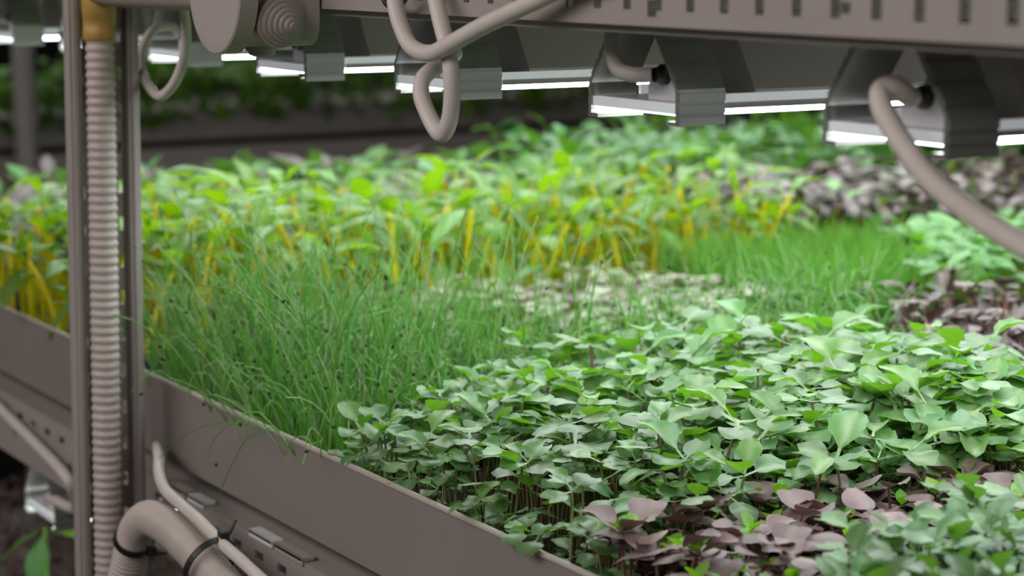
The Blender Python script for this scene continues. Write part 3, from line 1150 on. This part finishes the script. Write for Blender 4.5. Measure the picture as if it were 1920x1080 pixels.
# kale at the lip
bed('kale_seedling', kale, 22, scatter(-1.262, -.885, .011, .425, .0140, kale_inside)
    + scatter(-1.21, -.885, .010, .040, .0125, kale_inside) + scatter(-.972, -.885, .03, .36, .0135, kale_inside),
    lambda x, y, s, mats: ('kale seedling leaning out over the pale lip of the trough' if y < .03 else
                           'kale seedling at the edge facing the purple basil' if x > -.955 else
                           'kale seedling at the edge brushing the chives' if x < -1.215 + .35 * max(0, y - .25) else
                           'kale seedling with large toothed true leaf standing above its bed' if s > 1.08 and mats.count('kale_true_leaf') > 1 else
                           'kale seedling with a toothed true leaf between pale seed leaves' if 'kale_true_leaf' in mats else
                           'kale seedling with only two notched pale seed leaves'), 'seedling', 'kale seedlings in the bed at the lip',
    'kale_undergrowth', 'packed kale seedlings filling the same bed behind and below the counted ones',
    tops=.035, scale=kale_scale,
    lean=lambda x, y: (.16 * max(0, 1 - y / .05), .22 * min(1, max(0, 1 - (-.92 - x) / .04))), seed=3)
# purple basil nearer the camera
bed('purple_basil_seedling', basil, 16, scatter(-.930, -.72, .010, .40, .0122, lambda x, y: x < green_edge(y) + .006 and x > -.918 + .022 * max(0, 1 - y / .09)),
    lambda x, y, s, mats: ('purple basil seedling with a bright green pair of young leaves at its tip' if 'young_leaf' in mats else
                           'purple basil seedling tucked against the taller kale' if x < -.90 else
                           'purple basil seedling with plain rounded dusky leaves'), 'seedling', 'purple basil seedlings beside the kale',
    'basil_undergrowth', 'packed purple basil seedlings behind the counted ones in the low bed', tops=.012, seed=4, most=290, scale=lambda x, y: 1.08)
bed('green_seedling', cress, 14, scatter(-.84, -.55, .010, .36, .0115, lambda x, y: x > green_edge(y) + .008 * math.sin(y * 60)),
    lambda x, y, s, mats: ('blurred small green seedling at the edge of the purple basil' if x < green_edge(y) + .02 else
                           'blurred small green seedling in the patch nearest the lens'), 'seedling', 'small green seedlings before the purple basil',
    'green_undergrowth', 'small green seedlings packed behind the counted ones before the basil', tops=.03, seed=5, most=290, scale=lambda x, y: 1.15)


# chives ----------------------------------------------------------------------
def chive_path(rnd, h, lean, az, crook):
    n = 10 if crook else 8
    th, pts = lean, [np.zeros(3)]
    bend = rnd.uniform(.1, .9) * (1 if rnd.random() < .75 else 2)
    cut = rnd.uniform(.70, .90)
    step = h / n
    for i in range(n):
        t = (i + 1) / n
        a = th + bend * t * t
        if crook and t > cut:
            a += rnd.uniform(1.2, 1.5) * (t - cut) / (1 - cut) * 1.8
        a = min(a, 3.0)
        pts.append(pts[-1] + step * np.array([math.sin(a) * math.cos(az), math.sin(a) * math.sin(az), math.cos(a)]))
    return pts


def chive_inside(x, y):
    if y < .26:
        return -1.58 < x < -1.212 - .30 * min(y, .19)
    return -1.45 + (y - .26) * .25 < x < -1.19 - .1 * (y - .26) and y < .455 + (-1.2 - x) * .75


def chive_len(x, y):
    """tall at the aisle side, short in the middle, taller again at the far end"""
    back = min(1, max(0, (-1.23 - x) / .16))
    near = .076 + .038 * back
    if y < .12:
        return near
    k = min(1, (y - .12) / .14)
    e = min(1, max(0, (y - .36) / .12))
    return near * (1 - k) + k * (.066 + .016 * back + .040 * e)


chive_pts = scatter(-1.58, -1.19, .010, .66, .0074, chive_inside)
rc = random.Random(77)
singles, V, F, T, n0 = [], [], [], [], 0
seedV, seedF, sn0 = [], [], 0
order = sorted(chive_pts, key=lambda q: proj((q[0], q[1], .05))[2] + rc.uniform(-.12, .12))


def seed_geo():
    g = Geo()
    g.lathe([(-.0016, .0004), (-.0008, .0011), (.0004, .0012), (.0013, .0007), (.0017, .0002)], 7)
    return np.array(g.v), g.f


seed_mesh = bpy.data.meshes.new('seed_cap')
_g = Geo()
_g.lathe([(-.0016, .0004), (-.0008, .0011), (.0004, .0012), (.0013, .0007), (.0017, .0002)], 7)
seed_mesh.from_pydata(_g.v, [], _g.f)
seed_mesh.materials.append(MATS['seed_coat'])
sq = np.array([(math.cos(a) * r_, math.sin(a) * r_, h_) for h_, r_ in ((-.0016, .0005), (0, .0013), (.0016, .0005)) for a in (0, PI / 2, PI, 3 * PI / 2)])
sqf = np.array([(i * 4 + k, i * 4 + (k + 1) % 4, i * 4 + 4 + (k + 1) % 4, i * 4 + 4 + k) for i in range(2) for k in range(4)])


def chive_single(x, y, pts, r, seed_at, label='green chive blade with a bent tip in the tall grassy bed', group='chives in the grassy bed'):
    v, f, e = stem_geo(pts, r, r * .45, 5)
    o = bpy.data.objects.new('chive', mesh_np('chive', v, f, e, ['chive_blade']))
    o.location = (x, y, SOIL)
    COL.objects.link(o)
    tag(o, label, 'chive', group)
    if seed_at is not None:
        c = bpy.data.objects.new('seed_cap', seed_mesh)
        c.location = tuple(seed_at)
        c.rotation_euler = (random.uniform(0, 3), random.uniform(0, 3), 0)
        c.parent = o
        COL.objects.link(c)


for i, (x, y) in enumerate(order):
    L = chive_len(x, y) * rc.uniform(.7, 1.22)
    crook = rc.random() < .46
    az = rc.uniform(0, 2 * PI)
    lean = abs(rc.gauss(0, .19))
    if y < .035 and rc.random() < .45:
        az, lean = -PI / 2 + rc.uniform(-.7, .7), rc.uniform(.1, .55)
    if x > -1.25 and y < .1 and rc.random() < .5:
        az, lean = rc.uniform(-.9, .5), rc.uniform(.15, .5)
    if rc.random() < .13 and y < .30:
        L, crook, lean = rc.uniform(.12, .19), False, abs(rc.gauss(0, .08))
    pts = chive_path(rc, L, lean, az, crook)
    r = rc.uniform(.0006, .0010)
    sd = pts[-1] if crook and rc.random() < (.8 if y > .035 else .25) else (pts[int(len(pts) * .8)] if rc.random() < .07 else None)
    if i < 300:
        chive_single(x, y, pts, r, sd, 'chive blade rooted right at the lip of the trough' if y < .03 else 'chive blade with a black seed cap among the grassy blades' if sd is not None else
                     'chive blade at the border with the kale' if x > -1.25 else 'bent green chive blade without a seed cap' if crook else 'plain green chive blade standing in the grassy bed')
    else:
        v, f, e = stem_geo(pts, r, r * .45, 4)
        V.append(v + np.array([x, y, SOIL]))
        F.append(f + n0)
        T.append(np.full(len(v), rc.random()))
        n0 += len(v)
        if sd is not None:
            seedV.append(sq @ rotx(rc.uniform(0, 3)).T + sd + np.array([x, y, SOIL]))
            seedF.append(sqf + sn0)
            sn0 += len(sq)
V, F, T = np.vstack(V), np.vstack(F), np.concatenate(T)
nb = len(F)
V2, F2 = np.vstack(seedV), np.vstack(seedF) + len(V)
o = bpy.data.objects.new('chive_thicket', mesh_np('chive_thicket', np.vstack([V, V2]), np.vstack([F, F2]), np.zeros(len(V) + len(V2)),
                                                  ['chive_blade', 'seed_coat'], [0] * nb + [1] * len(F2), np.concatenate([T, np.zeros(len(V2))])))
COL.objects.link(o)
tag(o, 'thick stand of chive blades with black seed caps behind the counted ones', 'chives', None, 'stuff')
print('chives', len(order))

for (x, y, pts, lab) in (
        (-1.292, .020, [(0, 0, 0), (-.004, -.012, .020), (-.008, -.024, .0345), (-.030, -.040, .036), (-.062, -.053, .024), (-.098, -.062, -.001)], 'longest chive blade arching out over the lip to the post side'),
        (-1.278, .016, [(0, 0, 0), (-.002, -.010, .022), (-.006, -.019, .0355), (-.018, -.030, .030), (-.030, -.038, .008), (-.044, -.044, -.020), (-.043, -.045, -.026)], 'chive blade hanging down over the trough face with a hooked tip'),
        (-1.300, .018, [(0, 0, 0), (-.006, -.012, .020), (-.012, -.022, .036), (-.028, -.032, .032), (-.044, -.038, .018), (-.047, -.040, .006)], 'faint chive blade drooping on the trough face behind the hooked one'),
        (-1.238, .018, [(0, 0, 0), (.004, -.010, .024), (.004, -.018, .040), (-.006, -.025, .037), (-.009, -.027, .028), (-.006, -.028, .020)], 'short bent chive blade over the lip next to the kale'),
        (-1.330, .022, [(0, 0, 0), (-.006, -.012, .030), (-.016, -.024, .044), (-.036, -.034, .046), (-.056, -.042, .047)], 'straight chive blade sticking out level above the lip')):
    P = spline(pts, 5)
    chive_single(x, y, [tuple(p) for p in P], .0006, None, lab, 'stray chives over the lip')

for k_, (x, z) in enumerate(((-1.3847, -.0434), (-1.3403, -.0050))):
    o = bpy.data.objects.new('chive_seed', seed_mesh)
    o.location = (x, -.0008, z)
    o.rotation_euler = (.5, 1.2 + k_, 0)
    COL.objects.link(o)
    tag(o, ('black chive seed stuck low on the trough face', 'black chive seed stuck on the trough face just under the lip')[k_], 'seed')

# beds behind -------------------------------------------------------------------
bed('purple_leaf_plant', redleaf, 14, scatter(-1.41, -1.09, .44, 1.0, .0205, lambda x, y: y > .475 + max(0, (-1.2 - x)) * .75),
    lambda x, y, s, mats: ('broad leaved dusky purple seedling next to the last chives' if y < .51 + max(0, (-1.2 - x)) * .75 else
                           'broad leaved dusky purple seedling in the row before the light green seedlings' if x < -1.375 else
                           'broad leaved dusky purple seedling within the dark bed behind the kale'), 'seedling', 'purple seedlings behind the kale',
    'purple_undergrowth', 'packed purple seedlings behind the counted ones behind the kale', tops=.03, seed=6, most=280)
bed('pale_seedling', pale, 10, scatter(-1.685, -1.43, .26, .575, .0165, lambda x, y: y > .36 or x < -1.595),
    lambda x, y, s, mats: ('pale grey green seedling in the row under the yellow chard' if x < -1.65 else
                           'pale grey green seedling next to the dill' if y > .545 else
                           'pale grey green seedling in the low bed showing through the chives'), 'seedling', 'pale seedlings behind the chives',
    'pale_undergrowth', 'pale seedlings packed behind the counted ones behind the chives', tops=.02, seed=7, most=280)
bed('dill_seedling', dill, 8, scatter(-1.685, -1.43, .585, .86, .0130, lambda x, y: y < .715 + (-1.45 - x) * .62),
    lambda x, y, s, mats: ('feathery dill tuft along the border with the light green seedlings' if y > .675 + (-1.45 - x) * .62 else
                           'feathery dill tuft in the row next to the pale seedlings' if y < .625 else
                           'feathery dill tuft in the back row below the chard' if x < -1.65 else
                           'feathery dill tuft inside the soft green patch'), 'dill', 'dill tufts behind the pale seedlings',
    'dill_thicket', 'fine dill fronds packed behind the counted tufts', tops=.045, seed=8, whole=True, most=290)
bed('lettuce_seedling', lettuce, 10, scatter(-1.685, -1.43, .72, 1.30, .021, lambda x, y: y > .73 + (-1.45 - x) * .62),
    'light green broad leaved seedling in the bed beyond the dill', 'seedling', 'light green seedlings beyond the dill',
    'lettuce_undergrowth', 'light green seedlings packed behind the counted ones beyond the dill', tops=.03, seed=9, most=250)
bed('chard_plant', chard, 16, scatter(-2.02, -1.70, .012, .79, .0275),
    lambda x, y, s, mats: ('young yellow stemmed chard at the lip of the trough behind the post' if y < .07 else
                           'young yellow stemmed chard in the front row facing the chives and pale seedlings' if x > -1.75 else
                           'young yellow stemmed chard beside the mottled purple plants' if y > .72 else
                           'young yellow stemmed chard in the back row against the round leaved plants' if x < -1.96 else
                           'young yellow stemmed chard inside its bed, glossy leaves drooping'), 'chard', 'yellow stemmed chard plants',
    'chard_undergrowth', 'yellow stemmed chard packed behind the counted plants', tops=.06, seed=10, most=300)
bed('mottled_plant', redtall, 12, scatter(-2.09, -1.81, .87, 1.48, .025),
    lambda x, y, s, mats: ('mottled purple plant with pale stem in the row above the dill and light greens' if x > -1.85 else
                           'mottled purple plant in the last row touching the pea shoots' if x < -2.05 else
                           'mottled purple plant with a pale stem inside its bed'), 'seedling', 'purple plants in front of the pea shoots',
    'mottled_undergrowth', 'purple leaved plants packed behind the counted ones before the pea shoots', tops=.045, seed=12, most=280)
bed('pea_shoot', pea, 12, scatter(-2.49, -2.115, .62, 1.55, .032, lambda x, y: y > .72 + (-2.2 - x) * .6),
    lambda x, y, s, mats: ('bright green pea shoot in the front row rising behind the mottled purple plants' if x > -2.17 else
                           'bright green pea shoot on the side of the round leaved plants' if y < .70 else
                           'bright green pea shoot deep inside the tall bed at the far end'), 'pea shoot', 'pea shoots at the far end',
    'pea_undergrowth', 'bright green pea shoots packed behind the counted ones', tops=.08, seed=13, most=300)
bed('round_leaved_plant', mixed, 14, scatter(-2.54, -2.12, .01, .86, .032, lambda x, y: y < .71 + (-2.2 - x) * .6),
    lambda x, y, s, mats: ('round leaved plant in the row directly behind the chard' if x > -2.16 else
                           'round leaved plant at the aisle lip, seen past the post' if y < .08 else
                           'round leaved plant in the last row before the dark gap' if x < -2.47 else
                           'round leaved plant, green or dusky, inside the bed past the chard'), 'seedling', 'mixed plants past the chard',
    'mixed_undergrowth', 'mixed round leaved plants packed behind the counted ones', tops=.06, seed=14, most=260)

# lower tier plants
bed('lower_purple_plant', redleaf, 8, scatter(-2.68, -1.62, .02, .62, .034),
    'dark purple plant in the shade of the lower tier', 'seedling', 'dark purple plants of the lower tier',
    'lower_undergrowth', 'dark purple plants packed in the lower tier', tops=-.33, soil=-.40, seed=15, most=200)
t = thing('broad_leaved_plant', 'single plant with long green leaves in the lower tier beside the post', 'plant', (-1.93, .05, -.372))
for (L_, w_, el, yw, mt_) in ((.066, .026, -1.15, -2.5, 'lettuce_leaf'), (.056, .022, -.12, -.75, 'young_leaf'), (.05, .022, -.5, 2.6, 'lettuce_leaf')):
    v, f, e = placed_leaf(leaf_geo(L_, w_, 'lance', .006, 0, 0, .2, .15, 7), el, yw, (0, 0, .145))
    o = bpy.data.objects.new('leaf', mesh_np('long_leaf', v, f, e, [mt_]))
    o.parent = t
    COL.objects.link(o)
v, f, e = stem_geo([(0, 0, -.028), (.002, 0, .08), (0, 0, .146)], .002, .0014, 6)
o = bpy.data.objects.new('stem', mesh_np('plant_stem', v, f, e, ['pea_stem']))
o.parent = t
COL.objects.link(o)

# dense greenery of the neighbouring rack: nobody could count it
rg = np.random.default_rng(5)
base, bf, be = leaf_geo(.03, .022, 'oval', .002, 0, 0, .2, .2, 3)
V, F, T, n0 = [], [], [], 0
for k in range(5200):
    y = rg.uniform(-.9, 4.0)
    top = .085 + .02 * math.sin(y * 7) * math.sin(y * 3.1)
    if rg.random() < .6:
        p = np.array([NX + rg.uniform(-.03, .035), y, rg.uniform(-.01, top)])
    else:
        p = np.array([NX - rg.uniform(0, .35), y, top + rg.uniform(-.02, .02)])
    v = base @ rotx(rg.uniform(-1.3, .6)).T @ rotz(-PI / 2 + rg.normal(0, .9)).T * rg.uniform(.7, 1.3) + p
    V.append(v)
    F.append(bf + n0)
    T.append(np.full(len(v), rg.random()))
    n0 += len(v)
V = np.vstack(V)
o = bpy.data.objects.new('dense_greenery', mesh_np('dense_greenery', V, np.vstack(F), np.zeros(len(V)), ['hedge_leaf'], None, np.concatenate(T)))
COL.objects.link(o)
tag(o, 'dense dark green foliage spilling over the trough of the neighbouring rack', 'greenery', None, 'stuff')
